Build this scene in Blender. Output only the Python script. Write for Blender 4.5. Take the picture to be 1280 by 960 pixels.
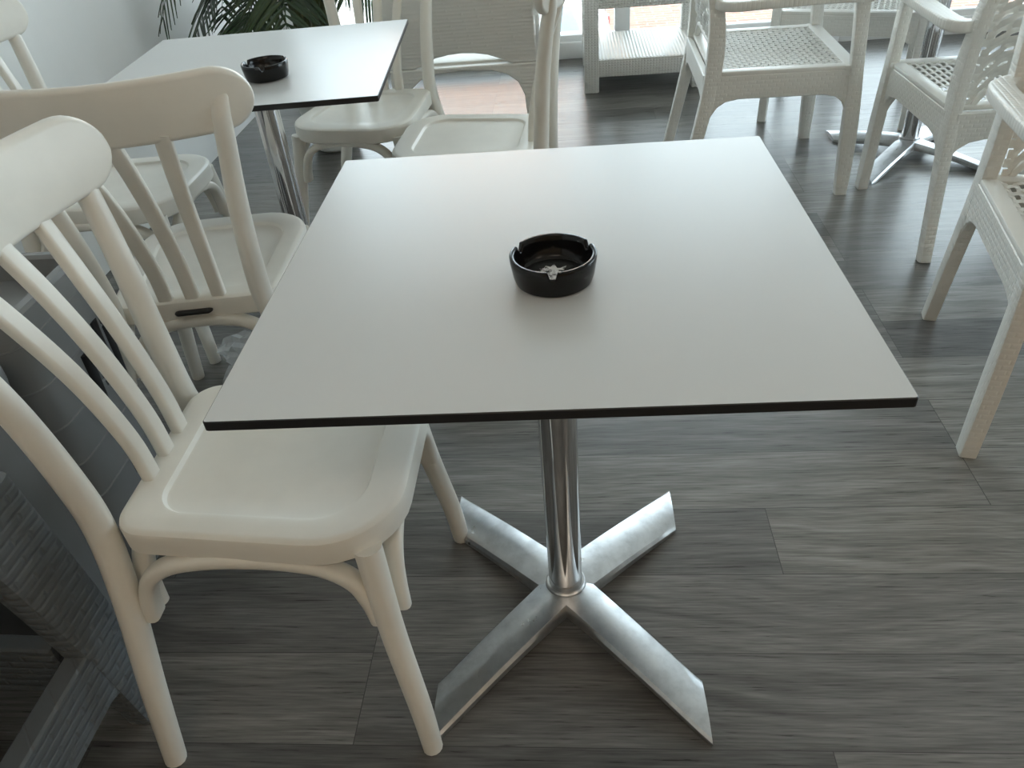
import bpy, bmesh, math, random
from mathutils import Vector, Matrix
S = bpy.context.scene
for o in list(bpy.data.objects): bpy.data.objects.remove(o)
C = S.collection
R = math.radians
random.seed(5)

# ------------------------------------------------------------------ camera
cd = bpy.data.cameras.new('camera'); cam = bpy.data.objects.new('camera', cd); C.objects.link(cam)
cd.sensor_width = 36; cd.sensor_fit = 'HORIZONTAL'; cd.lens = 971.0 / 1280 * 36; cd.clip_start = .02; cd.clip_end = 200
fw = Vector((-.0873, .7930, -.6030)).normalized(); rt = Vector((.9958, .0530, -.0751)); rt = (rt - fw * rt.dot(fw)).normalized()
up = rt.cross(fw)
M = Matrix((rt, up, -fw)).transposed().to_4x4(); M.translation = Vector((0, 0, 1.2281)); cam.matrix_world = M
S.camera = cam
# ------------------------------------------------------------------ light
W = bpy.data.worlds.new('sky'); S.world = W; W.use_nodes = True
wn = W.node_tree; wn.nodes.clear()
wo = wn.nodes.new('ShaderNodeOutputWorld'); wb = wn.nodes.new('ShaderNodeBackground')
wb.inputs[0].default_value = (.80, .925, 1.0, 1); wb.inputs[1].default_value = 3.2
wn.links.new(wb.outputs[0], wo.inputs[0])
sd = bpy.data.lights.new('sun', 'SUN'); sd.energy = 10.0; sd.angle = R(2); sd.color = (1, .93, .82)
so = bpy.data.objects.new('sun', sd); C.objects.link(so); so.rotation_euler = (R(42), 0, R(12)); so.location = (0, -5, 8)
def portal(name, loc, rot, sx, sy):
    l = bpy.data.lights.new(name, 'AREA'); l.shape = 'RECTANGLE'; l.size = sx; l.size_y = sy; l.cycles.is_portal = True
    o = bpy.data.objects.new(name, l); C.objects.link(o); o.location = loc; o.rotation_euler = rot
portal('window_portal', (1.4, 4.78, 1.3), (R(-90), 0, 0), 6.2, 2.6)
portal('side_window_portal', (4.60, 2.95, 1.5), (0, R(90), 0), 2.2, 2.9)
for i_, (lx, ly) in enumerate(((-.2, -1.1), (2.2, -.9))):  # unseen warm area lights added behind the camera as fill, no fixtures
    l = bpy.data.lights.new('warm_fill_light', 'AREA'); l.shape = 'RECTANGLE'; l.size = 1.2; l.size_y = .5; l.energy = 4.5; l.color = (1, .84, .66)
    o = bpy.data.objects.new('warm_fill_light', l); C.objects.link(o); o.location = (lx, ly, 2.70)
S.view_settings.view_transform = 'Standard'; S.view_settings.look = 'None'
S.view_settings.exposure = 1.1; S.view_settings.gamma = 1
try: S.view_settings.use_curve_mapping = False
except Exception: pass
S.cycles.max_bounces = 10; S.cycles.diffuse_bounces = 6; S.cycles.transparent_max_bounces = 12
S.cycles.use_denoising = True

# ------------------------------------------------------------------ materials
def mat(name, col, rough=.5, metal=0., spec=.5, coat=0.):
    m = bpy.data.materials.new(name); m.use_nodes = True
    b = m.node_tree.nodes['Principled BSDF']
    b.inputs['Base Color'].default_value = (*col, 1); b.inputs['Roughness'].default_value = rough
    b.inputs['Metallic'].default_value = metal; b.inputs['Specular IOR Level'].default_value = spec
    b.inputs['Coat Weight'].default_value = coat
    return m
class NB:
    def __init__(s, m): s.t = m.node_tree; s.b = s.t.nodes['Principled BSDF']
    def n(s, kind, **kw):
        x = s.t.nodes.new(kind)
        for k, v in kw.items(): setattr(x, k, v)
        return x
    def l(s, a, b): s.t.links.new(a, b)
    def coord(s, kind='Object', scale=(1, 1, 1)):
        c = s.n('ShaderNodeTexCoord'); mp = s.n('ShaderNodeMapping'); mp.inputs['Scale'].default_value = scale
        s.l(c.outputs[kind], mp.inputs[0]); return mp.outputs[0]
    def noise(s, vec, scale, detail=4, rough=.55):
        x = s.n('ShaderNodeTexNoise'); x.inputs['Scale'].default_value = scale; x.inputs['Detail'].default_value = detail
        x.inputs['Roughness'].default_value = rough; s.l(vec, x.inputs['Vector']); return x.outputs['Fac']
    def ramp(s, fac, stops):
        x = s.n('ShaderNodeValToRGB'); e = x.color_ramp.elements
        while len(e) < len(stops): e.new(.5)
        for i, (p, c) in enumerate(stops): e[i].position = p; e[i].color = (*c, 1) if len(c) == 3 else c
        s.l(fac, x.inputs[0]); return x.outputs[0]
    def mix(s, a, b, fac, mode='MIX'):
        x = s.n('ShaderNodeMix'); x.data_type = 'RGBA'; x.blend_type = mode
        for v, k in ((a, 'A'), (b, 'B')):
            i = [q for q in x.inputs if q.name == k and q.type == 'RGBA'][0]
            if isinstance(v, tuple): i.default_value = (*v, 1)
            else: s.l(v, i)
        if isinstance(fac, float): x.inputs[0].default_value = fac
        else: s.l(fac, x.inputs[0])
        return [q for q in x.outputs if q.type == 'RGBA'][0]
    def math(s, op, a, b=None):
        x = s.n('ShaderNodeMath', operation=op)
        for i, v in enumerate((a, b)):
            if v is None: continue
            if isinstance(v, (int, float)): x.inputs[i].default_value = v
            else: s.l(v, x.inputs[i])
        return x.outputs[0]
    def bump(s, h, strength=.3, dist=.002):
        x = s.n('ShaderNodeBump'); x.inputs['Strength'].default_value = strength; x.inputs['Distance'].default_value = dist
        s.l(h, x.inputs['Height']); s.l(x.outputs[0], s.b.inputs['Normal'])

def weave_mat(name, col, rough, bw, bh, offset, axis='wall', dist=.0022, strength=.8, mortar=.18):
    m = mat(name, col, rough); b = NB(m)
    c = b.n('ShaderNodeTexCoord'); sp = b.n('ShaderNodeSeparateXYZ'); b.l(c.outputs['Object'], sp.inputs[0])
    cb = b.n('ShaderNodeCombineXYZ')
    if axis == 'wall':
        b.l(b.math('ADD', sp.outputs[0], sp.outputs[1]), cb.inputs[0]); b.l(sp.outputs[2], cb.inputs[1])
    else:
        b.l(sp.outputs[0], cb.inputs[0]); b.l(sp.outputs[1], cb.inputs[1])
    k = b.n('ShaderNodeTexBrick'); b.l(cb.outputs[0], k.inputs['Vector']); k.offset = offset
    k.inputs['Scale'].default_value = 1; k.inputs['Brick Width'].default_value = bw; k.inputs['Row Height'].default_value = bh
    k.inputs['Mortar Size'].default_value = bh * mortar; k.inputs['Mortar Smooth'].default_value = 1
    k.inputs['Color1'].default_value = (1, 1, 1, 1); k.inputs['Color2'].default_value = (1, 1, 1, 1); k.inputs['Mortar'].default_value = (0, 0, 0, 1)
    b.bump(k.outputs['Color'], strength, dist)
    return m

M_ = {}
# floor: grey wood-look vinyl planks
m = mat('vinyl_planks', (.1, .1, .1), .36); b = NB(m)
v = b.coord('Object', (1, 1, 1))
mp = b.n('ShaderNodeMapping'); mp.inputs['Location'].default_value = (.39, -.642 + .173 * 40, 0)
tc = b.n('ShaderNodeTexCoord'); b.l(tc.outputs['Object'], mp.inputs[0])
k = b.n('ShaderNodeTexBrick'); b.l(mp.outputs[0], k.inputs['Vector']); k.offset = .37; k.offset_frequency = 3; k.squash = 1
for a, val in (('Scale', 1), ('Brick Width', 1.22), ('Row Height', .173), ('Mortar Size', .0009), ('Mortar Smooth', .3), ('Bias', 0)): k.inputs[a].default_value = val
k.inputs['Color1'].default_value = (0, 0, 0, 1); k.inputs['Color2'].default_value = (1, 1, 1, 1); k.inputs['Mortar'].default_value = (.5, .5, .5, 1)
# per-plank shift of the grain
sh = b.n('ShaderNodeVectorMath', operation='SCALE'); b.l(k.outputs['Color'], sh.inputs[0]); sh.inputs['Scale'].default_value = 7.3
ad = b.n('ShaderNodeVectorMath', operation='ADD'); b.l(tc.outputs['Object'], ad.inputs[0]); b.l(sh.outputs[0], ad.inputs[1])
gm = b.n('ShaderNodeMapping'); gm.inputs['Scale'].default_value = (1.1, 15, 1); b.l(ad.outputs[0], gm.inputs[0])
warp = b.noise(ad.outputs[0], 2.2, 2)
wv = b.n('ShaderNodeVectorMath', operation='MULTIPLY_ADD'); cbw = b.n('ShaderNodeCombineXYZ'); b.l(warp, cbw.inputs[1])
b.l(cbw.outputs[0], wv.inputs[0]); wv.inputs[1].default_value = (0, 2.2, 0); b.l(gm.outputs[0], wv.inputs[2])
g1 = b.noise(wv.outputs[0], 2.4, 6, .62)
gm2 = b.n('ShaderNodeMapping'); gm2.inputs['Scale'].default_value = (6, 150, 1); b.l(ad.outputs[0], gm2.inputs[0])
g2 = b.noise(gm2.outputs[0], 1.6, 3, .6)
col = b.ramp(g1, [(.25, (.092, .088, .082)), (.48, (.150, .144, .136)), (.72, (.225, .218, .206))])
tone = b.ramp(k.outputs['Color'], [(0, (.60, .60, .61)), (.5, (1, 1, 1)), (1, (1.45, 1.44, 1.40))])
col = b.mix(col, tone, 1.0, 'MULTIPLY')
fine = b.ramp(g2, [(.3, (.64, .64, .64)), (.7, (1.30, 1.30, 1.30))])
col = b.mix(col, fine, 1.0, 'MULTIPLY')
col = b.mix(col, (.055, .053, .05), k.outputs['Fac'])
b.l(col, b.b.inputs['Base Color'])
b.l(b.math('MULTIPLY_ADD', g2, .22), b.b.inputs['Roughness']); b.b.inputs['Roughness'].links[0].from_node.inputs[2].default_value = .20
b.bump(g2, .18, .0012); M_['floor'] = m
# painted wall
m = mat('wall_paint', (.76, .765, .75), .62); b = NB(m); v = b.coord()
b.l(b.ramp(b.noise(v, 1.7, 5), [(.3, (.78, .785, .77)), (.7, (.86, .86, .845))]), b.b.inputs['Base Color']); b.bump(b.noise(v, 90, 3), .12, .002); M_['wall'] = m
M_['warmwall'] = mat('warm_wall_paint', (.52, .38, .25), .8)
m = mat('ceiling_paint', (.80, .78, .73), .8); b = NB(m); b.bump(b.noise(b.coord(), 60, 3), .1, .002); M_['ceil'] = m
def plastic(name, col, rough, mott=.04):
    m = mat(name, col, rough); b = NB(m); v = b.coord()
    lo = tuple(c * (1 - mott) for c in col); hi = tuple(min(1, c * (1 + mott)) for c in col)
    b.l(b.ramp(b.noise(v, 9, 4), [(.3, lo), (.7, hi)]), b.b.inputs['Base Color'])
    b.bump(b.noise(v, 420, 2), .06, .0006); return m
M_['white'] = plastic('cream_plastic', (.81, .785, .72), .36)
M_['rattan'] = weave_mat('white_rattan_plastic', (.80, .79, .745), .40, .026, .0125, .5, 'wall', .0016, .45, .3)
M_['rattan_top'] = weave_mat('white_rattan_plastic_top', (.80, .79, .745), .38, .014, .014, .5, 'top', .0016, .5, .3)
M_['rattan_wavy'] = weave_mat('white_rattan_wavy', (.78, .77, .73), .42, .11, .0135, .5, 'wall', .002, .45, .6)
M_['rattan_plain'] = plastic('white_rattan_smooth', (.80, .79, .745), .38)
M_['grid'] = weave_mat('white_rattan_small_grid', (.78, .77, .73), .42, .0145, .0125, 0.0, 'wall', .003, 1., .3)
M_['grey_weave'] = weave_mat('grey_rattan_plastic', (.135, .150, .162), .36, .06, .017, .5, 'wall', .002, .6, .3)
M_['grey'] = plastic('grey_plastic', (.22, .228, .235), .26)
M_['dark_grey'] = plastic('dark_plastic_and_shade', (.012, .013, .015), .4)  # door handles, and the shade inside the crate slots as colour
# laminate
m = mat('white_laminate', (.75, .75, .735), .24); b = NB(m); v = b.coord()
n1 = b.noise(v, 3, 1)
c0 = b.ramp(n1, [(.2, (.565, .57, .562)), (.8, (.595, .60, .592))])
sp = b.n('ShaderNodeTexVoronoi'); sp.inputs['Scale'].default_value = 16; b.l(v, sp.inputs['Vector'])
dots = b.ramp(sp.outputs['Distance'], [(.018, (1, 1, 1)), (.03, (0, 0, 0))])
pick = b.ramp(sp.outputs['Color'], [(.80, (0, 0, 0)), (.82, (1, 1, 1))])
c0 = b.mix(c0, (.18, .16, .14), b.math('MULTIPLY', dots, pick))
# fine curved scratches
b.l(c0, b.b.inputs['Base Color'])
b.b.inputs['Roughness'].default_value = .30; M_['laminate'] = m
M_['core'] = plastic('black_laminate_core', (.012, .012, .013), .35)
m = mat('chrome', (.70, .70, .71), .09, 1.); b = NB(m); b.l(b.ramp(b.noise(b.coord(), 14, 3), [(.3, (.06, .06, .06)), (.8, (.14, .14, .14))]), b.b.inputs['Roughness']); M_['chrome'] = m
m = mat('cast_aluminium', (.62, .635, .65), .3, 1.); b = NB(m); v = b.coord()
nn = b.noise(v, 22, 6, .65)
b.l(b.ramp(nn, [(.3, (.47, .48, .49)), (.55, (.63, .645, .66)), (.8, (.70, .71, .72))]), b.b.inputs['Base Color'])
b.l(b.ramp(nn, [(.3, (.42, .42, .42)), (.75, (.24, .24, .24))]), b.b.inputs['Roughness']); b.bump(b.noise(v, 160, 3), .1, .0006); M_['alu'] = m
M_['black'] = plastic('black_melamine', (.006, .006, .0065), .16); M_['black'].node_tree.nodes['Principled BSDF'].inputs['Specular IOR Level'].default_value = .35
M_['label'] = plastic('black_label', (.012, .012, .012), .32)
m = mat('ash', (.6, .6, .6), .8); b = NB(m); v = b.coord()
b.l(b.ramp(b.noise(v, 110, 5, .7), [(.40, (.010, .010, .011)), (.46, (.45, .46, .48)), (.53, (.86, .87, .89))]), b.b.inputs['Base Color']); M_['ash'] = m
m = mat('palm_leaf', (.03, .06, .02), .38); b = NB(m); b.l(b.ramp(b.noise(b.coord(), 7, 3), [(.3, (.012, .030, .010)), (.6, (.030, .062, .018)), (.85, (.07, .10, .028))]), b.b.inputs['Base Color']); M_['leaf'] = m
m = mat('palm_stem', (.07, .08, .03), .5); b = NB(m); b.l(b.ramp(b.noise(b.coord('Object', (1, 1, .1)), 40, 3), [(.3, (.045, .06, .015)), (.7, (.13, .14, .045))]), b.b.inputs['Base Color']); M_['stem'] = m
M_['pot'] = plastic('white_pot', (.72, .72, .69), .45)
m = mat('soil', (.03, .02, .014), .95); b = NB(m); b.bump(b.noise(b.coord(), 60, 4), .8, .01); M_['soil'] = m
M_['frame'] = plastic('white_window_frame', (.80, .80, .79), .35, .02)
m = bpy.data.materials.new('window_glass'); m.use_nodes = True; t = m.node_tree; t.nodes.clear()
o_ = t.nodes.new('ShaderNodeOutputMaterial'); mx = t.nodes.new('ShaderNodeMixShader'); tr = t.nodes.new('ShaderNodeBsdfTransparent'); gl = t.nodes.new('ShaderNodeBsdfGlossy')
gl.inputs['Roughness'].default_value = .01; fr = t.nodes.new('ShaderNodeFresnel'); fr.inputs[0].default_value = 1.45; tr.inputs[0].default_value = (.95, .97, .97, 1)
t.links.new(fr.outputs[0], mx.inputs[0]); t.links.new(tr.outputs[0], mx.inputs[1]); t.links.new(gl.outputs[0], mx.inputs[2]); t.links.new(mx.outputs[0], o_.inputs[0]); M_['glass'] = m
m = mat('clear_film', (.85, .88, .9), .12); m.node_tree.nodes['Principled BSDF'].inputs['Alpha'].default_value = .38; M_['film'] = m
m = mat('asphalt', (.33, .33, .33), .85); b = NB(m); b.l(b.ramp(b.noise(b.coord(), 2, 6), [(.3, (.27, .27, .27)), (.7, (.40, .39, .38))]), b.b.inputs['Base Color']); M_['road'] = m
m = mat('red_pavers', (.4, .2, .15), .85); b = NB(m); k = b.n('ShaderNodeTexBrick'); b.l(b.coord(), k.inputs['Vector'])
for a, val in (('Scale', 1), ('Brick Width', .42), ('Row Height', .22), ('Mortar Size', .018)): k.inputs[a].default_value = val
k.inputs['Color1'].default_value = (.105, .045, .030, 1); k.inputs['Color2'].default_value = (.14, .070, .050, 1); k.inputs['Mortar'].default_value = (.15, .12, .11, 1)
b.l(k.outputs['Color'], b.b.inputs['Base Color']); M_['pavers'] = m
m = mat('terracotta_render', (.62, .28, .10), .85); b = NB(m); b.l(b.ramp(b.noise(b.coord(), 1.2, 5), [(.3, (.64, .20, .045)), (.7, (.76, .28, .07))]), b.b.inputs['Base Color']); M_['terra'] = m
M_['pale'] = plastic('pale_render', (.62, .60, .56), .8)
M_['car'] = plastic('car_paint', (.80, .81, .82), .2, .01)
M_['carglass'] = mat('car_glass', (.10, .16, .22), .08, 0., .8)
M_['tyre'] = plastic('tyre', (.02, .02, .02), .8)
M_['red'] = mat('tail_lamp_red', (.55, .03, .03), .2)

# ------------------------------------------------------------------ mesh helpers
def obj(name, bm, m, parent=None, smooth=True, ang=38):
    bmesh.ops.recalc_face_normals(bm, faces=bm.faces)
    me = bpy.data.meshes.new(name); bm.to_mesh(me); bm.free()
    for x in (m if isinstance(m, (list, tuple)) else [m]): me.materials.append(x)
    if smooth:
        me.shade_smooth()
        me.set_sharp_from_angle(angle=R(ang))
    o = bpy.data.objects.new(name, me); C.objects.link(o)
    if parent: o.parent = parent
    return o
def thing(name, label, cat, loc=(0, 0, 0), rz=0., group=None):
    o = bpy.data.objects.new(name, None); o.empty_display_size = .05; C.objects.link(o); o.location = loc; o.rotation_euler = (0, 0, rz)
    tag(o, label, cat, group); return o
def tag(o, label, cat, group=None):
    o['label'] = label; o['category'] = cat
    if group: o['group'] = group
    return o
def struct(name, bm, m, **k):
    o = obj(name, bm, m, **k); o['kind'] = 'structure'; return o
def dup(root, loc, rz, label):
    r = root.copy(); C.objects.link(r); r.location = loc; r.rotation_euler = (0, 0, rz); r['label'] = label
    def rec(src, dst):
        for ch in [q for q in bpy.data.objects if q.parent == src]:
            c = ch.copy(); C.objects.link(c); c.parent = dst; rec(ch, c)
    rec(root, r); return r
def box(bm, c, s, bev=0., seg=2, mi=0):
    r = bmesh.ops.create_cube(bm, size=1); vs = r['verts']
    for v in vs: v.co = Vector((v.co.x * s[0] + c[0], v.co.y * s[1] + c[1], v.co.z * s[2] + c[2]))
    if bev:
        es = {e for v in vs for e in v.link_edges}
        bmesh.ops.bevel(bm, geom=list(es), offset=bev, segments=seg, affect='EDGES', profile=.5)
def cat(pts, n=8):
    P = [Vector(p) for p in pts]; P = [P[0] * 2 - P[1]] + P + [P[-1] * 2 - P[-2]]; out = []
    for i in range(1, len(P) - 2):
        a, b_, c, d = P[i - 1:i + 3]
        for k in range(n):
            t = k / n
            out.append(.5 * (2 * b_ + (c - a) * t + (2 * a - 5 * b_ + 4 * c - d) * t * t + (3 * b_ - a - 3 * c + d) * t ** 3))
    out.append(P[-2]); return out
def el(a, b_=None, n=12):
    b_ = b_ or a; return [(a * math.cos(2 * math.pi * i / n), b_ * math.sin(2 * math.pi * i / n)) for i in range(n)]
def rr(w, h, r, n=3):
    out = []
    for cx, cy, a0 in ((w / 2 - r, h / 2 - r, 0), (-w / 2 + r, h / 2 - r, 90), (-w / 2 + r, -h / 2 + r, 180), (w / 2 - r, -h / 2 + r, 270)):
        for i in range(n + 1):
            a = R(a0 + 90 * i / n); out.append((cx + r * math.cos(a), cy + r * math.sin(a)))
    return out
def sweep(bm, pts, sec, ref=(0, 0, 1), round_end=0.):
    """sec: list of 2D points or function(t)->list; first axis = ref x tangent, second = perpendicular."""
    pts = [Vector(p) for p in pts]; ref = Vector(ref); n = len(pts); rings = []
    seq = [(i, 1., 0.) for i in range(n)]
    if round_end:
        seq = [(0, f, -d) for f, d in ((.45, 1.), (.8, .6), (.95, .25))] + seq + [(n - 1, f, d) for f, d in ((.95, .25), (.8, .6), (.45, 1.))]
    for i, f, d in seq:
        t = (pts[min(i + 1, n - 1)] - pts[max(i - 1, 0)]).normalized()
        s = ref.cross(t)
        s = s.normalized() if s.length > 1e-5 else Vector((1, 0, 0))
        u = t.cross(s); sc = sec(i / (n - 1)) if callable(sec) else sec
        rings.append([bm.verts.new(pts[i] + t * (d * round_end) + s * (x * f) + u * (y * f)) for x, y in sc])
    k = len(rings[0])
    for a, b_ in zip(rings, rings[1:]):
        for j in range(k): bm.faces.new((a[j], a[(j + 1) % k], b_[(j + 1) % k], b_[j]))
    bm.faces.new(rings[0][::-1]); bm.faces.new(rings[-1])
def lathe(bm, prof, n=32, c=(0, 0, 0)):
    rings = []
    for r, z in prof:
        if r < 1e-6: rings.append([bm.verts.new((c[0], c[1], c[2] + z))])
        else: rings.append([bm.verts.new((c[0] + r * math.cos(2 * math.pi * i / n), c[1] + r * math.sin(2 * math.pi * i / n), c[2] + z)) for i in range(n)])
    for a, b_ in zip(rings, rings[1:]):
        for j in range(n):
            j2 = (j + 1) % n
            if len(a) == 1 and len(b_) == 1: continue
            if len(a) == 1: bm.faces.new((a[0], b_[j2], b_[j]))
            elif len(b_) == 1: bm.faces.new((a[j], a[j2], b_[0]))
            else: bm.faces.new((a[j], a[j2], b_[j2], b_[j]))
def fillet(corners, n=6):
    """corners: (x,y,r) -> rounded polygon"""
    out = []; N = len(corners)
    for i in range(N):
        p = Vector(corners[i][:2]); r = corners[i][2]; a = Vector(corners[i - 1][:2]); c = Vector(corners[(i + 1) % N][:2])
        if r <= 0: out.append(p); continue
        d1 = (a - p).normalized(); d2 = (c - p).normalized(); ang = d1.angle(d2); L = r / math.tan(ang / 2)
        p1 = p + d1 * L; p2 = p + d2 * L; cen = p + (d1 + d2).normalized() * (r / math.sin(ang / 2))
        a1 = math.atan2(p1.y - cen.y, p1.x - cen.x); a2 = math.atan2(p2.y - cen.y, p2.x - cen.x)
        da = (a2 - a1 + math.pi) % (2 * math.pi) - math.pi
        for k in range(n + 1): out.append(cen + r * Vector((math.cos(a1 + da * k / n), math.sin(a1 + da * k / n))))
    return out
def inset(poly, d):
    out = []; N = len(poly)
    for i in range(N):
        a, p, c = poly[i - 1], poly[i], poly[(i + 1) % N]
        e1 = (p - a); e2 = (c - p)
        n1 = Vector((-e1.y, e1.x)).normalized() if e1.length > 1e-9 else Vector((0, 0))
        n2 = Vector((-e2.y, e2.x)).normalized() if e2.length > 1e-9 else n1
        nn = (n1 + n2)
        nn = nn / max(.3, nn.length_squared / 2) if nn.length > 1e-6 else n1
        out.append(p + nn * d)
    return out
def rings_mesh(bm, rings, closed_bottom=True, closed_top=True):
    vs = [[bm.verts.new(p) for p in r] for r in rings]; k = len(vs[0])
    for a, b_ in zip(vs, vs[1:]):
        for j in range(k): bm.faces.new((a[j], a[(j + 1) % k], b_[(j + 1) % k], b_[j]))
    if closed_bottom: bm.faces.new(vs[0][::-1])
    if closed_top: bm.faces.new(vs[-1])
def prism(bm, poly, fn, t0, t1, bev=0.):
    """poly of 2D points, fn(u,v,t)->3D, extruded from t0 to t1, rim softened by bev."""
    P = [Vector(p) for p in poly]
    area = sum(P[i - 1].x * P[i].y - P[i].x * P[i - 1].y for i in range(len(P)))
    if area < 0: P = P[::-1]
    if bev:
        q = inset(P, bev); sgn = 1 if t1 > t0 else -1
        seq = [(q, t0), (P, t0 + sgn * bev), (P, t1 - sgn * bev), (q, t1)]
    else: seq = [(P, t0), (P, t1)]
    rings_mesh(bm, [[fn(p.x, p.y, t) for p in pl] for pl, t in seq])
def strips(bm, Sf, rows, w, cols, amp, th, samples=3, along='u', phase0=0., lo=0., hi=1.):
    """woven strands running along u (or v); Sf(u,v)->(point, normal)"""
    for j in range(rows):
        vv = (j + .5) / rows; ph = math.pi * j + phase0; n = cols * samples if amp else 14; prev = None
        for i in range(n + 1):
            uu = lo + (hi - lo) * i / n; off = amp * math.cos(math.pi * cols * i / n + ph)
            q = []
            for dv, dn in ((-w / 2, 0), (0, th / 2), (w / 2, 0), (0, -th / 2)):
                a, b2 = (uu, vv + dv) if along == 'u' else (vv + dv, uu)
                p, nr = Sf(a, b2); q.append(bm.verts.new(p + nr * (off + dn)))
            if prev:
                for s in range(4): bm.faces.new((prev[s], prev[(s + 1) % 4], q[(s + 1) % 4], q[s]))
            else: bm.faces.new(q[::-1])
            prev = q
        bm.faces.new(prev)

# ------------------------------------------------------------------ setting
XL, YW, XR, YB, H = -1.64, 4.68, 4.5, -2.6, 2.75
bm = bmesh.new(); box(bm, ((XL + XR) / 2, (YB + YW) / 2, -.05), (XR - XL + .4, YW - YB + .4, .1)); struct('floor', bm, M_['floor'], smooth=False)
bm = bmesh.new(); box(bm, ((XL + XR) / 2, (YB + YW) / 2, H + .05), (XR - XL + .4, YW - YB + .4, .1)); struct('ceiling', bm, M_['ceil'], smooth=False)
bm = bmesh.new(); box(bm, (XL - .1, (YB + YW) / 2, H / 2), (.2, YW - YB + .4, H)); struct('wall_left', bm, M_['wall'], smooth=False)
bm = bmesh.new(); box(bm, ((XL + XR) / 2, YB - .1, H / 2), (XR - XL + .4, .2, H)); struct('wall_back', bm, M_['warmwall'], smooth=False)
bm = bmesh.new()
RA, RB = 1.5, 4.4
box(bm, (XR + .08, (YB + RA) / 2, H / 2), (.16, RA - YB, H)); box(bm, (XR + .08, (RB + YW) / 2, H / 2), (.16, YW - RB, H))
box(bm, (XR + .08, (RA + RB) / 2, .2), (.16, RB - RA, .4)); box(bm, (XR + .08, (RA + RB) / 2, (2.6 + H) / 2), (.16, RB - RA, H - 2.6)); struct('wall_right', bm, M_['wall'], smooth=False)
bm = bmesh.new(); box(bm, ((XL + XR) / 2, YW + .06, (2.6 + H) / 2), (XR - XL, .12, H - 2.6)); struct('wall_far', bm, M_['wall'], smooth=False)
# far window: sill rail, mullions, panes
def window(name, x0, x1, bars):
    bm = bmesh.new()
    box(bm, ((x0 + x1) / 2, YW + .04, .045), (x1 - x0, .11, .09), .006)
    box(bm, ((x0 + x1) / 2, YW + .04, .105), (x1 - x0, .06, .035), .006)
    box(bm, ((x0 + x1) / 2, YW + .04, 2.57), (x1 - x0, .07, .06), .006)
    for x in (x0 + .035, x1 - .035): box(bm, (x, YW + .04, 1.35), (.07, .07, 2.44), .006)
    for x in bars: box(bm, (x, YW + .035, 1.35), (.085, .075, 2.44), .006)
    f = obj(name, bm, M_['frame']); f['kind'] = 'structure'
    bm = bmesh.new(); box(bm, ((x0 + x1) / 2, YW + .045, 1.32), (x1 - x0 - .1, .006, 2.44)); obj('glass_pane', bm, M_['glass'], f, smooth=False)
window('window_1', XL, 1.48, (.29,)); window('window_2', 1.48, XR, (2.9,))
bm = bmesh.new()
for y in (RA + .03, (RA + RB) / 2, RB - .03): box(bm, (XR + .08, y, 1.5), (.07, .06, 2.2), .005)
for z in (.42, 2.57): box(bm, (XR + .08, (RA + RB) / 2, z), (.07, RB - RA, .06), .005)
f = obj('window_3', bm, M_['frame']); f['kind'] = 'structure'
bm = bmesh.new(); box(bm, (XR + .08, (RA + RB) / 2, 1.5), (.006, RB - RA - .1, 2.1)); obj('glass_pane', bm, M_['glass'], f, smooth=False)
# outside
SZ = -3.1
bm = bmesh.new(); box(bm, (0, 33, SZ - .1), (90, 56, .2)); struct('street', bm, M_['road'], smooth=False)
bm = bmesh.new(); box(bm, (9.35, 20.2, SZ + .05), (17, 7.6, .14)); struct('pavement', bm, M_['pavers'], smooth=False)

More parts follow.
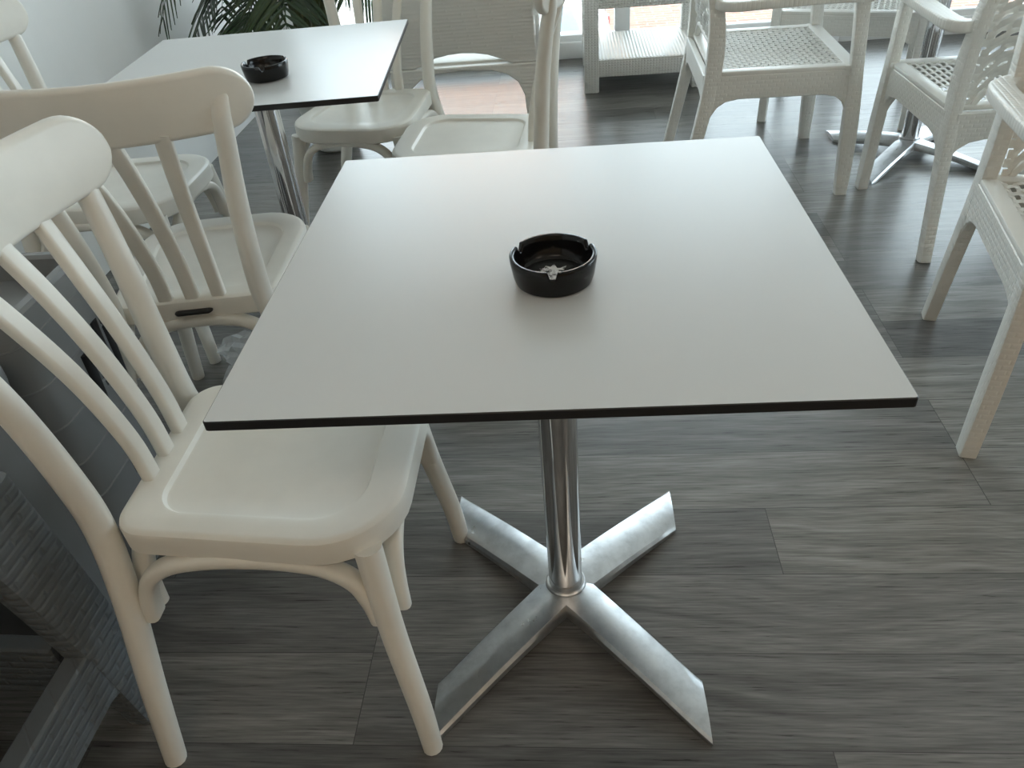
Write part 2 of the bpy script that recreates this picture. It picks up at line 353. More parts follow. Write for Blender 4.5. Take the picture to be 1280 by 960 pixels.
# ------------------------------------------------------------------ tables
TS = .691
def make_table(label, loc, rz):
    t = thing('cafe_table', label, 'table', loc, rz, 'square white cafe tables')
    bm = bmesh.new()
    sq = fillet([(-TS / 2, -TS / 2, .004), (TS / 2, -TS / 2, .004), (TS / 2, TS / 2, .004), (-TS / 2, TS / 2, .004)], 3)
    z0, z1 = .7425, .755
    rings_mesh(bm, [[Vector((p.x, p.y, z)) for p in pl] for pl, z in ((inset(sq, .0012), z0), (sq, z0 + .0012), (sq, z1 - .0014), (inset(sq, .0012), z1 - .0004))], True, False)
    top = inset(sq, .0012); f = bm.faces.new([bm.verts.new((p.x, p.y, z1 - .0004)) for p in top]); f.material_index = 1
    bmesh.ops.remove_doubles(bm, verts=bm.verts, dist=1e-5)
    obj('tabletop', bm, [M_['core'], M_['laminate']], t)
    bm = bmesh.new(); box(bm, (0, 0, .7355), (.34, .05, .012), .003); box(bm, (0, 0, .7355), (.05, .34, .0125), .003); lathe(bm, [(0, .705), (.05, .705), (.05, .735), (0, .735)], 24)
    obj('mounting_bracket', bm, M_['alu'], t)
    bm = bmesh.new(); lathe(bm, [(0, .055), (.0295, .055), (.0305, .058), (.0305, .712), (0, .712)], 40); obj('column', bm, M_['chrome'], t)
    # cross foot: four arched bars, ends cut parallel to the table side
    bm = bmesh.new(); lathe(bm, [(0, .03), (.036, .03), (.0375, .058), (.0365, .067), (.034, .069), (0, .069)], 32); base = obj('base_hub', bm, M_['alu'], t)
    for sx in (1, -1):
        for sy in (1, -1):
            bm = bmesh.new(); rings = []; N = 14
            for i in range(N + 1):
                s = i / N; xc = .226 * s
                ztop = .064 - .050 * (s ** 1.3); zb = max(.0, ztop - .019 - .012 * (1 - s) ** 2); hw = .058 - .003 * s
                if i == N: zb = 0.
                ring = []
                # section at constant x: bar runs along the 45 degree diagonal
                for q, zz in ((-hw, zb), (-hw, zb + (ztop - zb) * .55), (-hw * .88, ztop - .003), (-hw * .3, ztop + .002), (hw * .3, ztop + .002), (hw * .88, ztop - .003), (hw, zb + (ztop - zb) * .55), (hw, zb)):
                    ring.append(Vector((sx * xc, sy * (xc + q), zz)))
                rings.append(ring)
            rings_mesh(bm, rings); obj('leg', bm, M_['alu'], t, ang=30)
    return t
T1 = make_table('white square cafe table with black edge nearest the camera, centre of the photo', (-.0365, .924, 0), R(.9))
T2 = dup(T1, (-.768, 1.939, 0), R(4), 'white square cafe table with black edge in front of the palm by the left wall')
T3 = dup(T1, (1.29, 3.03, 0), R(2), 'cafe table among rattan armchairs at upper right, only chrome column and foot showing')

def make_ashtray(label, loc, rz):
    t = thing('ashtray', label, 'ashtray', loc, rz, 'black ashtrays on the cafe tables')
    bm = bmesh.new(); n = 96; notch = [R(-90), R(30), R(150)]
    def top(a, r):
        z = .036
        for k in notch:
            d = abs((a - k + math.pi) % (2 * math.pi) - math.pi)
            if d < .085: z = .027
            elif d < .12: z = .027 + .009 * (d - .085) / .035
        return z
    prof = [(0, .0), (.042, 0), (.047, .002), (.0495, .010), (.0520, 'm'), (.0525, 't'), (.0512, 'u'), (.0480, 'u'), (.0466, 't'), (.0455, 'm'), (.0425, .010), (.038, .0065), (0, .006)]
    rings = []
    for r, z in prof:
        if r == 0: rings.append([bm.verts.new((0, 0, z))]); continue
        row = []
        for i in range(n):
            a = 2 * math.pi * i / n; tz = top(a, r)
            zz = {'m': min(.026, tz - .004), 't': tz - .0015, 'u': tz}.get(z, z)
            row.append(bm.verts.new((r * math.cos(a), r * math.sin(a), zz)))
        rings.append(row)
    for a, b_ in zip(rings, rings[1:]):
        for j in range(n):
            j2 = (j + 1) % n
            if len(a) == 1: bm.faces.new((a[0], b_[j2], b_[j]))
            elif len(b_) == 1: bm.faces.new((a[j], a[j2], b_[0]))
            else: bm.faces.new((a[j], a[j2], b_[j2], b_[j]))
    obj('bowl', bm, M_['black'], t, ang=50)
    bm = bmesh.new(); random.seed(3); N = 40; c = bm.verts.new((0, -.006, .0085)); ring = []
    for i in range(N):
        a = 2 * math.pi * i / N; r = .024 + random.uniform(-.006, .007); ring.append(bm.verts.new((r * 1.15 * math.cos(a), -.006 + r * math.sin(a), .0068)))
    for i in range(N): bm.faces.new((c, ring[i], ring[(i + 1) % N]))
    o = obj('ash_residue', bm, M_['ash'], t); o['kind'] = 'stuff'; o['label'] = 'grey-white ash residue'
    return t
A1 = make_ashtray('round black ashtray with ash inside on the nearest white table', (-.028, .832, .7547), 0)
A2 = dup(A1, (-.692, 1.806, .7547), R(12), 'round black ashtray on the white table in front of the palm')

# ------------------------------------------------------------------ bistro chair (local: faces +x, origin on the floor under the seat)
def make_bistro(label, loc, rz):
    t = thing('bistro_chair', label, 'chair', loc, rz, 'cream bistro chairs at the left tables')
    W_ = M_['white']
    # seat
    out = fillet([(-.207, -.168, .050), (.203, -.205, .115), (.203, .205, .115), (-.207, .168, .050)], 9)
    bm = bmesh.new(); ZT = .460
    prof = [(.012, ZT - .046), (.003, ZT - .045), (0, ZT - .041), (.0, ZT - .026), (0, ZT - .009), (.0018, ZT - .004), (.006, ZT - .001), (.012, ZT), (.030, ZT)]
    rings = [[Vector((p.x, p.y, z)) for p in inset(out, d)] for d, z in prof]
    inn = fillet([(-.158, -.128, .05), (.148, -.154, .075), (.148, .154, .075), (-.158, .128, .05)], 9)
    for d, z in ((-.005, ZT), (0., ZT - .0012), (.005, ZT - .0072), (.010, ZT - .0088)): rings.append([Vector((p.x, p.y, z)) for p in inset(inn, d)])
    base = inset(inn, .010)
    for k_, z in ((.75, -.0098), (.45, -.0105), (.15, -.0108)): rings.append([Vector((p.x * k_, p.y * k_, ZT + z)) for p in base])
    rings_mesh(bm, rings, True, True); obj('seat', bm, W_, t, ang=28)
    # rear legs running up into the back posts
    for s in (-1, 1):
        pts = cat([(-.232, s * .250, 0), (-.224, s * .222, .16), (-.222, s * .178, .33), (-.226, s * .153, .45), (-.232, s * .153, .55), (-.244, s * .164, .68), (-.262, s * .181, .79), (-.2755, s * .190, .845), (-.2715, s * .196, .893)], 6)
        bm = bmesh.new()
        sweep(bm, pts, lambda q: el(.0175 + .0035 * math.sin(math.pi * min(1, q * 1.35)) - .0015 * max(0, q - .5), .0175 + .0035 * math.sin(math.pi * min(1, q * 1.35)) - .0135 * min(1, max(0, q - .80) * 6), 14), (1, 0, 0))
        obj('rear_leg', bm, W_, t, ang=60)
        pts = cat([(.196, s * .224, 0), (.189, s * .214, .10), (.168, s * .190, .27), (.156, s * .168, .425)], 6)
        bm = bmesh.new(); sweep(bm, pts, lambda q: el(.0165 + .004 * q, .0165 + .004 * q, 14), (1, 0, 0)); obj('front_leg', bm, W_, t, ang=60)
    # crest rail
    bm = bmesh.new(); n = 40; pts = []; hh = []
    for i in range(n + 1):
        a = -1 + 2 * i / n; y = .244 * math.sin(a * math.pi / 2) if abs(a) > .0 else 0.
        q = y / .244; pts.append(Vector((-.300 + .052 * q * q, y, .860 + .004 * q * q))); e = max(0., 1 - abs(q)); hh.append(.056 * math.sqrt(max(.0, 1 - (max(0, .244 * abs(q) - .186) / .0585) ** 2)) if abs(q) > .762 else .056)
    def csec(h): return rr(.024, max(.004, 2 * h), min(.0105, max(.0018, h * .9)), 4)
    rings = []
    for i, p in enumerate(pts):
        tg = (pts[min(i + 1, n)] - pts[max(i - 1, 0)]).normalized(); sd_ = Vector((0, 0, 1)).cross(tg).normalized(); lean = Vector((-.20, 0, 1)).normalized()
        hq = max(.004, hh[i]); rings.append([p + sd_ * (x * min(1, .35 + hq / .03)) + lean * y for x, y in csec(hq)])
    rings_mesh(bm, rings); obj('crest_rail', bm, W_, t, ang=50)
    # spindles
    for s in (-1, 0, 1):
        pts = cat([(-.190, s * .054, .445), (-.197, s * .055, .53), (-.222, s * .062, .64), (-.256, s * .074, .74), (-.2935 + .004 * abs(s), s * .088, .824)], 6)
        bm = bmesh.new(); sweep(bm, pts, rr(.029, .019, .006, 3), (1, 0, 0)); obj('spindle', bm, W_, t, ang=50)
    # bent stretchers under the seat, four arches
    def bow(p0, p1, side):
        p0, p1 = Vector(p0), Vector(p1); d = p1 - p0; pts = []
        for a, z in ((0, .285), (.02, .325), (.07, .368), (.18, .396), (.34, .408), (.5, .411), (.66, .408), (.82, .396), (.93, .368), (.98, .325), (1, .285)):
            p = p0 + d * a; k_ = .020 * (abs(a - .5) * 2) ** 5; pts.append(Vector((p.x, p.y, z)))
        bm = bmesh.new(); P = cat(pts, 4)
        sweep(bm, P, lambda q: rr(.023, .036 - .008 * math.sin(math.pi * q), .009, 3), side); obj('stretcher', bm, W_, t, ang=50)
    for s in (-1, 1): bow((-.198, s * .172, 0), (.150, s * .178, 0), (0, 1, 0))
    bow((.176, -.158, 0), (.176, .158, 0), (1, 0, 0)); bow((-.204, -.150, 0), (-.204, .150, 0), (1, 0, 0))
    bm = bmesh.new(); sweep(bm, [(-.2095, -.030, .436), (-.2095, 0, .436), (-.2095, .030, .436)], rr(.007, .024, .0034, 2), (1, 0, 0), .008); o = obj('label_plate', bm, M_['label'], t); o['label'] = 'black oval label plate'
    return t
B1 = make_bistro('cream bistro chair nearest the camera, tucked at the left side of the nearest table', (-.452, .865, 0), R(0))
B2 = dup(B1, (-.812, 1.525, 0), R(98), 'cream bistro chair with its back to the camera, near side of the far left table')
B3 = dup(B1, (-1.235, 1.985, 0), R(0), 'cream bistro chair beside the left wall, facing the far left table')
B4 = dup(B1, (-.670, 2.505, 0), R(-100), 'cream bistro chair in front of the palm, facing the camera')
B5 = dup(B1, (-.302, 2.20, 0), R(176), 'cream bistro chair at the right side of the far left table, seen from its side')

# ------------------------------------------------------------------ rattan-look armchair (faces +x)
def make_arm(label, loc, rz):
    t = thing('rattan_armchair', label, 'armchair', loc, rz, 'white rattan armchairs')
    RT, RP, RTop = M_['rattan'], M_['rattan_plain'], M_['rattan_top']
    SZ_ = .43
    for s in (-1, 1):
        bm = bmesh.new(); sweep(bm, cat([(.268, s * .285, 0), (.262, s * .281, .2), (.25, s * .276, .42), (.232, s * .274, .645)], 4), lambda q: rr(.036, .042 + .010 * math.sin(math.pi * min(1, q * 1.5)), .006, 2), (1, 0, 0)); obj('front_leg', bm, RT, t, ang=30)
        bm = bmesh.new(); sweep(bm, cat([(-.292, s * .275, 0), (-.252, s * .271, .2), (-.214, s * .266, .40), (-.205, s * .262, .55), (-.222, s * .258, .68), (-.262, s * .252, .82), (-.282, s * .246, .885)], 5), lambda q: rr(.034, .040 + .016 * math.exp(-((q - .45) / .2) ** 2), .006, 2), (1, 0, 0)); obj('rear_leg', bm, RT, t, ang=30)
        # arm, bowed outward, returning to the back post behind
        bm = bmesh.new(); pts = cat([(.252, s * .285, .652), (.12, s * .298, .656), (-.04, s * .306, .654), (-.15, s * .303, .650), (-.188, s * .288, .649), (-.205, s * .266, .652)], 6)
        sweep(bm, pts, lambda q: rr(.056 - .016 * q ** 4, .030, .007, 3), (0, 0, 1)); obj('arm', bm, RTop, t, ang=35)
        # side apron with rounded lower corners
        lo = [(-.222, .262), (-.207, .300), (-.190, .326), (-.163, .344), (-.12, .352), (.155, .352), (.196, .344), (.220, .326), (.234, .300), (.245, .262)]
        bm = bmesh.new(); prism(bm, [(-.205, SZ_), ] + lo + [(.242, SZ_)], lambda u, v, q, s=s: Vector((u, s * q, v)), .263, .283, .003); obj('side_apron', bm, RT, t, smooth=False)
    lo = [(-.268, .262), (-.254, .300), (-.238, .326), (-.210, .344), (-.17, .352), (.17, .352), (.210, .344), (.238, .326), (.254, .300), (.268, .262)]
    for nm, x0, x1 in (('front_apron', .238, .258), ('rear_apron', -.240, -.218)):
        bm = bmesh.new(); prism(bm, [(-.262, SZ_)] + lo + [(.262, SZ_)], lambda u, v, q: Vector((q, u, v)), x0, x1, .003); obj(nm, bm, RT, t, smooth=False)
    # seat: solid rim plus open weave
    bm = bmesh.new(); z = SZ_ + .006
    for a, b_, w in (((-.215, 0), (.258, 0), 0),): pass
    for c_, s_ in (((.236, 0, z), (.050, .575, .016)), ((-.195, 0, z), (.045, .53, .016)), ((.02, .262, z), (.41, .040, .0155)), ((.02, -.262, z), (.41, .040, .0155))): box(bm, c_, s_, .005)
    obj('seat_rim', bm, RP, t)
    def Sseat(u, v):
        x = -.178 + .395 * u; y = -.246 + .492 * v
        d = .012 * math.sin(math.pi * u) * math.sin(math.pi * v)
        return Vector((x, y, SZ_ + .008 - d)), Vector((0, 0, 1))
    bm = bmesh.new()
    strips(bm, Sseat, 20, .0145 / .395, 22, .0042, .0040, 4, 'v')       # strands across the seat
    strips(bm, Sseat, 22, .0118 / .492, 1, 0, .0030, 1, 'u')
    obj('seat', bm, RP, t, ang=60)
    # back panel
    def backx(z): return -.205 - .16 * max(0, z - .50) ** 1.15 * 1.25
    def Sback(u, v):
        y = -.238 + .476 * u
        arch = .066 * max(0., 1 - abs((u - .5) / .46) ** 7); z0 = .438 + arch; z = z0 + (.868 - z0) * v
        x = backx(z) - .022 * (1 - (2 * u - 1) ** 2) * min(1, v * 3)
        return Vector((x, y, z)), Vector((1, 0, .22)).normalized()
    bm = bmesh.new()
    strips(bm, Sback, 19, .0205 / .42, 13, .0052, .0065, 4, 'u')
    strips(bm, Sback, 14, .0130 / .476, 1, 0, .0034, 1, 'v')
    obj('back_panel', bm, RP, t, ang=60)
    bm = bmesh.new()
    sweep(bm, cat([(-.282, -.250, .885), (-.300, -.12, .893), (-.305, 0, .895), (-.300, .12, .893), (-.282, .250, .885)], 5), rr(.036, .040, .008, 2), (0, 0, 1)); obj('top_rail', bm, RT, t, ang=35)
    bm = bmesh.new()
    pts = []
    for i in range(25):
        p, nr = Sback(i / 24, 0); pts.append(p - nr * .002)
    sweep(bm, pts, rr(.016, .016, .004, 2), (1, 0, 0)); obj('lower_rail', bm, RP, t, ang=40)
    return t
AB = make_arm('white rattan armchair facing right, left side of the table at upper right', (.685, 2.985, 0), R(-1))
AC = dup(AB, (1.325, 2.475, 0), R(91), 'white rattan armchair seen from behind, near side of the table at upper right')
AD = dup(AB, (1.175, 1.530, 0), R(-101), 'white rattan armchair cut off by the right edge of the photo, facing the camera')
AE = dup(AB, (1.19, 3.645, 0), R(-110), 'white rattan armchair on the far side of the upper right table, mostly hidden')

def make_lounge():
    t = thing('rattan_lounge_chair', 'deep white rattan lounge chair facing the window, its woven back towards the camera', 'armchair', (-.425, 3.555, 0), R(91))
    RT, RP = M_['rattan_wavy'], M_['rattan_plain']; X0 = -.44
    # lower back frame: two legs joined by an arched rail
    arch = [(-.235, 0), (-.238, .20), (-.232, .285), (-.21, .335), (-.17, .366), (-.11, .384), (0, .390), (.11, .384), (.17, .366), (.21, .335), (.232, .285), (.238, .20), (.235, 0)]
    bm = bmesh.new(); prism(bm, [(-.29, 0), ] + arch + [(.29, 0), (.287, .405), (-.287, .405)], lambda u, v, q: Vector((q - .05 * max(0, .25 - v), u, v)), X0, X0 + .045, .004); obj('rear_frame', bm, RT, t, smooth=False)
    gap = [(-.287, .4055), (-.190, .4055), (-.16, .420), (-.10, .443), (-.05, .452), (0, .455), (.05, .452), (.10, .443), (.16, .420), (.190, .4055), (.287, .4055)]
    top = [(.277, .80), (.262, .87), (.21, .905), (.10, .92), (-.10, .92), (-.21, .905), (-.262, .87), (-.277, .80)]
    bm = bmesh.new(); prism(bm, gap + top, lambda u, v, q: Vector((q - .20 * max(0, v - .42), u, v)), X0 + .002, X0 + .042, .005); obj('back_panel', bm, RT, t, smooth=False)
    bm = bmesh.new(); box(bm, (-.02, 0, .3985), (.76, .54, .035), .010)
    obj('seat', bm, RP, t)
    for s in (-1, 1):
        bm = bmesh.new(); sweep(bm, cat([(.365, s * .265, 0), (.345, s * .265, .3), (.33, s * .265, .60)], 4), rr(.045, .055, .008, 2), (1, 0, 0)); obj('front_leg', bm, RT, t, ang=30)
        bm = bmesh.new(); sweep(bm, cat([(.37, s * .268, .605), (.1, s * .272, .61), (-.46, s * .270, .615)], 5), rr(.065, .032, .010, 3), (0, 0, 1)); obj('arm', bm, RT, t, ang=35)
        bm = bmesh.new(); prism(bm, [(-.40, .34), (.33, .34), (.33, .41), (-.40, .41)], lambda u, v, q, s=s: Vector((u, s * q, v)), .245, .270, .004); obj('side_apron', bm, RT, t, smooth=False)
    bm = bmesh.new(); prism(bm, [(-.25, .34), (.25, .34), (.25, .41), (-.25, .41)], lambda u, v, q: Vector((q, u, v)), .325, .350, .004); obj('front_apron', bm, RT, t, smooth=False)
make_lounge()

# ------------------------------------------------------------------ rattan stand with lower shelf
def make_stand(label, loc, rz, wx, wy, ht, lw, z_sh, t_sh, t_top, ms, mtop, name='rattan_side_table', top=True):
    t = thing(name, label, 'table', loc, rz)
    for sx in (-1, 1):
        for sy in (-1, 1):
            bm = bmesh.new(); box(bm, (sx * (wx - lw) / 2, sy * (wy - lw) / 2, ht / 2 - .005), (lw, lw, ht - .01), .007); obj('leg', bm, ms, t)
    for nm, zc, th in (('top_apron', ht - t_top / 2 - .012, t_top), ('shelf_apron', z_sh - t_sh / 2, t_sh)):
        bm = bmesh.new()
        for s in (-1, 1):
            box(bm, (0, s * (wy / 2 - .014), zc), (wx - 2 * lw + .004, .02, th), .004); box(bm, (s * (wx / 2 - .014), 0, zc), (.02, wy - 2 * lw + .004, th), .004)
        obj(nm, bm, ms, t)
    def ribbed(nm, z):
        bm = bmesh.new(); n = 34 * 6; x0, x1 = -wx / 2 + .02, wx / 2 - .02; y0, y1 = -wy / 2 + .02, wy / 2 - .02; prev = None
        for i in range(n + 1):
            u = i / n; x = x0 + (x1 - x0) * u; dz = .0028 * abs(math.sin(math.pi * 34 * u))
            c = [bm.verts.new((x, y, zz)) for y, zz in ((y0, z - .012), (y0, z - .004 + dz), (y1, z - .004 + dz), (y1, z - .012))]
            if prev:
                for k_ in range(4): bm.faces.new((prev[k_], prev[(k_ + 1) % 4], c[(k_ + 1) % 4], c[k_]))
            else: bm.faces.new(c[::-1])
            prev = c
        bm.faces.new(prev); return obj(nm, bm, mtop, t, ang=60)
    ribbed('shelf', z_sh + .003)
    if top: ribbed('tabletop', ht)
    return t
make_stand('white rattan side table with a ribbed lower shelf in front of the window', (.364, 4.295, 0), 0, .600, .570, .485, .072, .156, .080, .085, M_['grid'], M_['rattan_plain'])

# ------------------------------------------------------------------ grey furniture at the left edge
def make_grey_table():
    t = thing('grey_rattan_table', 'dark grey rattan-look side table at the lower left corner, beside the nearest chair', 'table', (-.99, .50, 0), R(-2))
    g = M_['grey_weave']; wx, wy, ht = .46, .50, .57
    for sx in (-1, 1):
        for sy in (-1, 1):
            bm = bmesh.new(); pts = cat([(sx * (wx / 2 - .02), sy * (wy / 2 - .035), 0), (sx * (wx / 2 - .024), sy * (wy / 2 - .050), .25), (sx * (wx / 2 - .030), sy * (wy / 2 - .085), .555)], 5)
            sweep(bm, pts, lambda q: rr(.070 + .045 * q, .045, .010, 2), (1, 0, 0)); obj('leg', bm, g, t, ang=30)
    for s in (-1, 1):
        for nm, z0, z1, yy in (('shelf_rail', .12, .235, .19), ('top_rail', .465, .565, .16)):
            f_ = .05
            lo = [(-yy, z0 - f_ * .6), (-yy + .012, z0 - .01), (-yy + .04, z0), (yy - .04, z0), (yy - .012, z0 - .01), (yy, z0 - f_ * .6)]
            hi = [(yy, z1), (-yy, z1)]
            bm = bmesh.new(); prism(bm, lo + hi, lambda u, v, q: Vector((q, u, v)), s * (wx / 2 - .042), s * (wx / 2 - .004 - .02 * (z0 > .3)), .004); obj(nm, bm, g, t, smooth=False)
            bm = bmesh.new(); prism(bm, [(-.16, z0), (.16, z0), (.16, z1), (-.16, z1)], lambda u, v, q: Vector((u, q, v)), s * (wy / 2 - .085), s * (wy / 2 - .055), .004); obj(nm, bm, g, t, smooth=False)
    bm = bmesh.new(); P = fillet([(-.20, -.19, .05), (.20, -.19, .05), (.20, .19, .05), (-.20, .19, .05)], 6)
    rings_mesh(bm, [[Vector((p.x, p.y, z)) for p in inset(P, d)] for d, z in ((.006, .556), (0, .562), (0, .578), (.006, .584))]); obj('tabletop', bm, M_['grey'], t)
    return t
make_grey_table()
def make_bin(label, cx, cy, wx, wy, ht, ridges, arch, z0=0., name='plastic_crate'):
    """open-topped tapered grey crate with a thick rolled rim; slots in the side towards +x drawn as dark bars"""
    t = thing(name, label, 'crate', (cx, cy, z0), 0, 'grey plastic crates by the left wall')
    def outl(w, h, r): return fillet([(-w / 2, -h / 2, r), (w / 2, -h / 2, r), (w / 2, h / 2, r), (-w / 2, h / 2, r)], 6)
    bm = bmesh.new(); rings = []
    seq = [(.90, 0, 0), (.905, 0, .01), (.985, 0, ht - .05), (1.0, 0, ht - .03), (1.0, 0, ht - .006), (.995, .004, ht), (.95, .010, ht), (.94, .014, ht - .006), (.88, .012, .02)]
    for s_, d, z in seq: rings.append([Vector((p.x, p.y, z)) for p in inset(outl(wx * s_, wy * s_, .045), d)])
    rings_mesh(bm, rings, True, True); obj('shell', bm, M_['grey'], t, ang=40)
    for k_ in range(ridges):
        z = .07 + (ht - .12) * k_ / max(1, ridges - 1); s_ = .905 + .08 * z / ht; P = outl(wx * s_ + .006, wy * s_ + .006, .047)
        bm = bmesh.new(); rings_mesh(bm, [[Vector((p.x, p.y, zz)) for p in inset(P, d)] for d, zz in ((.004, z - .004), (0, z - .0015), (0, z + .0015), (.004, z + .004))]); obj('ridge', bm, M_['grey'], t)
    if arch:
        for i in range(4):
            y = wy * (.05 + .11 * i); x = wx * .475
            bm = bmesh.new(); sweep(bm, cat([(x - .022, y, .04), (x - .012, y, ht * .45), (x + .002, y, ht * (.82 - .05 * (i == 0)))], 5), rr(.024 if i == 0 else .015, .022, .006, 3), (0, 1, 0)); obj('slot_shade', bm, M_['dark_grey'], t)  # solid near-black bars paint the shade inside the openings
    return t
make_bin('smooth dark grey plastic crate behind the nearest chair back', -1.085, .850, .43, .165, .60, 0, False)
make_bin('ribbed grey plastic crate with slotted side, farther of the two behind the nearest chair back', -1.09, 1.085, .42, .265, .635, 7, True)

# ------------------------------------------------------------------ clear plastic bag on the floor
bm = bmesh.new(); random.seed(11); bmesh.ops.create_icosphere(bm, subdivisions=3, radius=1)
for v in bm.verts:
    k_ = 1 + random.uniform(-.16, .16); v.co = Vector((v.co.x * .085 * k_, v.co.y * .06 * k_, max(-.0, v.co.z * .05 * k_ + .045)))
o = obj('plastic_bag', bm, M_['film'], smooth=False); o.location = (-.915, 1.745, 0.001); tag(o, 'crumpled clear plastic bag on the floor under the chair of the far left table', 'bag')

# ------------------------------------------------------------------ palm
def make_palm():
    t = thing('potted_palm', 'green palm in a white pot in the corner by the left wall and window', 'plant', (-1.085, 3.47, 0))
    bm = bmesh.new(); lathe(bm, [(0, 0), (.085, 0), (.10, .012), (.135, .20), (.148, .25), (.155, .27), (.150, .275), (.138, .272), (.130, .235), (0, .235)], 36); p = obj('pot', bm, M_['pot'], t)
    bm = bmesh.new(); lathe(bm, [(0, .242), (.06, .246), (.1285, .238)], 24); obj('soil', bm, M_['soil'], t)
    random.seed(8)
    for i in range(6):
        a = i * 1.05; bm = bmesh.new()
        sweep(bm, cat([(.05 * math.cos(a), .05 * math.sin(a), .22), (.06 * math.cos(a), .06 * math.sin(a), .5), (.09 * math.cos(a + .3), .09 * math.sin(a + .3), .95)], 5), lambda q: el(.022 - .010 * q, None, 8), (1, 0, 0)); obj('stem', bm, M_['stem'], t)
    def frond(az, z0, L, rise, droop, n=24, wl=.25):
        bm = bmesh.new(); d = Vector((math.cos(az), math.sin(az), 0)); sdv = Vector((-d.y, d.x, 0)); base = d * .05 + Vector((0, 0, z0))
        P = [base + d * (L * s) + Vector((0, 0, rise * s - droop * s * s)) for s in [i / 30 for i in range(31)]]
        sweep(bm, P, lambda q: el(.006 * (1 - .8 * q), None, 6), (0, 0, 1) if abs(d.z) < .9 else (1, 0, 0))
        for i in range(n):
            s = .16 + .84 * i / (n - 1); f_ = s * 30; i0 = min(29, int(f_)); p = P[i0].lerp(P[i0 + 1], f_ - i0); tg = (P[i0 + 1] - P[i0]).normalized()
            ln = wl * (math.sin(math.pi * (.12 + .80 * s)) ** .7) * random.uniform(.9, 1.1)
            for sg in (-1, 1):
                dr = (tg * random.uniform(.5, .8) + sdv * sg * .85 + Vector((0, 0, random.uniform(-.1, .14)))).normalized(); nr = tg.cross(dr).normalized(); wv_ = nr.cross(dr).normalized()
                q0 = None
                for k_, w in ((0, .003), (.25, .0088), (.6, .0080), (.85, .0045), (1, .0008)):
                    c = p + dr * (ln * k_) - Vector((0, 0, .30 * ln * k_ * k_))
                    q = (bm.verts.new(c - wv_ * w), bm.verts.new(c + nr * sg * .0025), bm.verts.new(c + wv_ * w), bm.verts.new(c - nr * sg * .0006))
                    if q0:
                        for h_ in range(4): bm.faces.new((q0[h_], q0[(h_ + 1) % 4], q[(h_ + 1) % 4], q[h_]))
                    q0 = q
        for v_ in bm.verts:
            lim = XL + .012 + 1.085 + .004 * math.sin(v_.co.z * 60); v_.co.x = max(v_.co.x, lim)
            if v_.co.x > .30: v_.co.x = .30 + (v_.co.x - .30) * .12
        obj('frond', bm, M_['leaf'], t, ang=30)
    for az, z0, L, ri, dr in ((185, .80, .50, .15, .52), (205, .62, .34, .05, .20), (150, .90, .52, .25, .62), (240, .72, .40, .12, .40), (275, .86, .40, .2, .50), (20, .80, .30, .1, .34), (345, .86, .30, .15, .5), (60, .9, .45, .3, .5), (120, .95, .45, .4, .5), (215, 1.0, .52, .45, .8), (310, 1.0, .36, .45, .75), (170, .6, .30, .02, .10)):
        frond(R(az), z0, L, ri, dr)
make_palm()

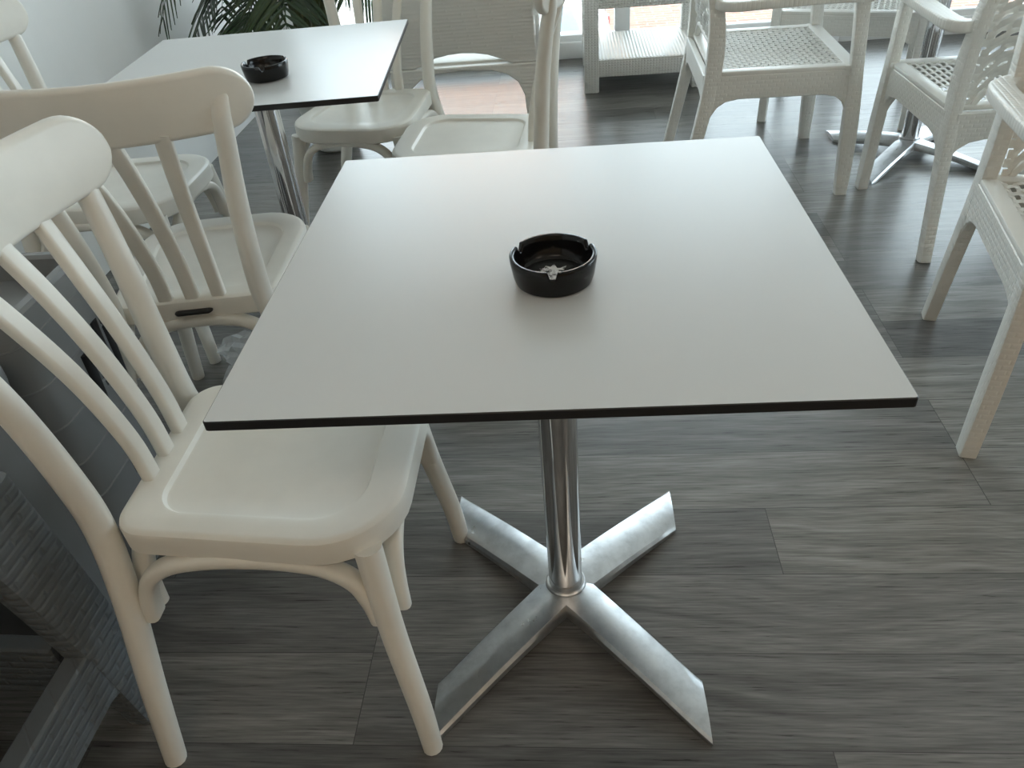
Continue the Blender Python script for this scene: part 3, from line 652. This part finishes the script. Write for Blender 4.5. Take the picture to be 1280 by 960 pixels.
# ------------------------------------------------------------------ outside: car, building, railing
def make_car():
    t = thing('parked_car', 'white car parked in the street below the window', 'car', (-1.33, 15.3, SZ), 0)
    L, Wd = 4.15, 1.7
    bm = bmesh.new()
    body = [(-2.05, .30), (2.03, .30), (2.07, .62), (2.02, .92), (1.55, .96), (.2, .98), (-1.1, .96), (-1.95, .82), (-2.08, .6)]
    prism(bm, body, lambda u, v, q: Vector((u, q, v)), -Wd / 2, Wd / 2, .07); obj('body', bm, M_['car'], t, ang=40)
    bm = bmesh.new(); cab = [(-1.15, .93), (1.93, .93), (1.62, 1.36), (1.30, 1.47), (-.10, 1.49), (-.42, 1.42)]
    P = [Vector(p) for p in cab]
    rings_mesh(bm, [[Vector((p.x, s * (Wd / 2 - .03 - .18 * max(0, p.y - .93) / .55 - i_), p.y)) for p in P] for s, i_ in ((-1, 0.), (1, 0.))]); obj('cabin', bm, M_['car'], t, ang=30)
    def side_win(x0, x1, x2, x3):
        bm = bmesh.new(); rings = []
        for off in (-.004, .012): rings.append([Vector((x, -(Wd / 2 - .03 - .18 * (z - .93) / .55 + off), z)) for x, z in ((x0, .98), (x1, .98), (x2, 1.36), (x3, 1.36))])
        rings_mesh(bm, rings); obj('side_window', bm, M_['carglass'], t, smooth=False)
    side_win(-.98, -.02, -.02, -.42); side_win(.07, .72, .72, .07); side_win(.90, 1.52, 1.34, .90)
    for x in (-.22, .80):
        bm = bmesh.new(); box(bm, (x, -Wd / 2 - .012, .84), (.18, .03, .03), .008); obj('door_handle', bm, M_['dark_grey'], t)
    for x in (-1.35, 1.32):
        for y in (-.74, .74):
            bm = bmesh.new(); rings = []
            for r, yy in ((.0, -.11), (.29, -.11), (.32, -.08), (.32, .08), (.29, .11), (0.0, .11)):
                rings.append([Vector((x + max(r, .01) * math.cos(2 * math.pi * i / 24), y + yy, .32 + max(r, .01) * math.sin(2 * math.pi * i / 24))) for i in range(24)])
            rings_mesh(bm, rings); obj('wheel', bm, M_['tyre'], t)
    for s in (-1, 1):
        bm = bmesh.new(); box(bm, (2.03, s * .70, .80), (.10, .24, .16), .02); obj('tail_lamp', bm, M_['red'], t)
make_car()
def make_building(name, label, x0, x1, y, ht, m, cols, rows):
    t = thing(name, label, 'building', ((x0 + x1) / 2, y, SZ)); w = x1 - x0
    bm = bmesh.new(); box(bm, (0, 3, ht / 2 + 4.05), (w, 6, ht - 8.1)); obj('upper_wall', bm, m, t, smooth=False)
    bm = bmesh.new(); box(bm, (0, 3, 4.04), (w, 6, 8.08)); obj('lower_wall', bm, M_['pale'], t, smooth=False)
    bm = bmesh.new(); box(bm, (0, 2.9, ht + .15), (w + .5, 6.6, .3)); obj('cornice', bm, M_['pale'], t, smooth=False)
    for i in range(cols):
        for j in range(rows):
            bm = bmesh.new(); box(bm, (-w / 2 + w * (i + .5) / cols, -.01, 2.2 + 3 * j), (1.0, .12, 1.3), .02); obj('window', bm, M_['carglass'], t, smooth=False)
make_building('apartment_building', 'terracotta building across the street, left of the view', -5.0, -.2, 24, 10.4, M_['terra'], 3, 2)
bm = bmesh.new()
for z in (.30,): box(bm, (1.4, 5.35, .24), (6.6, .035, .035), .008)
box(bm, (1.4, 5.35, .95), (6.6, .05, .05), .01)
rl = obj('balcony_railing', bm, M_['frame']); tag(rl, 'thin pale balcony railing outside the window', 'railing')
for i in range(5):
    bm = bmesh.new(); box(bm, (-1.8 + 1.6 * i, 5.35, .425), (.035, .035, 1.05), .006); obj('post', bm, M_['frame'], rl)
bm = bmesh.new(); box(bm, (1.4, 5.08, -.14), (7.2, .72, .08)); struct('balcony_floor', bm, M_['pale'], smooth=False)
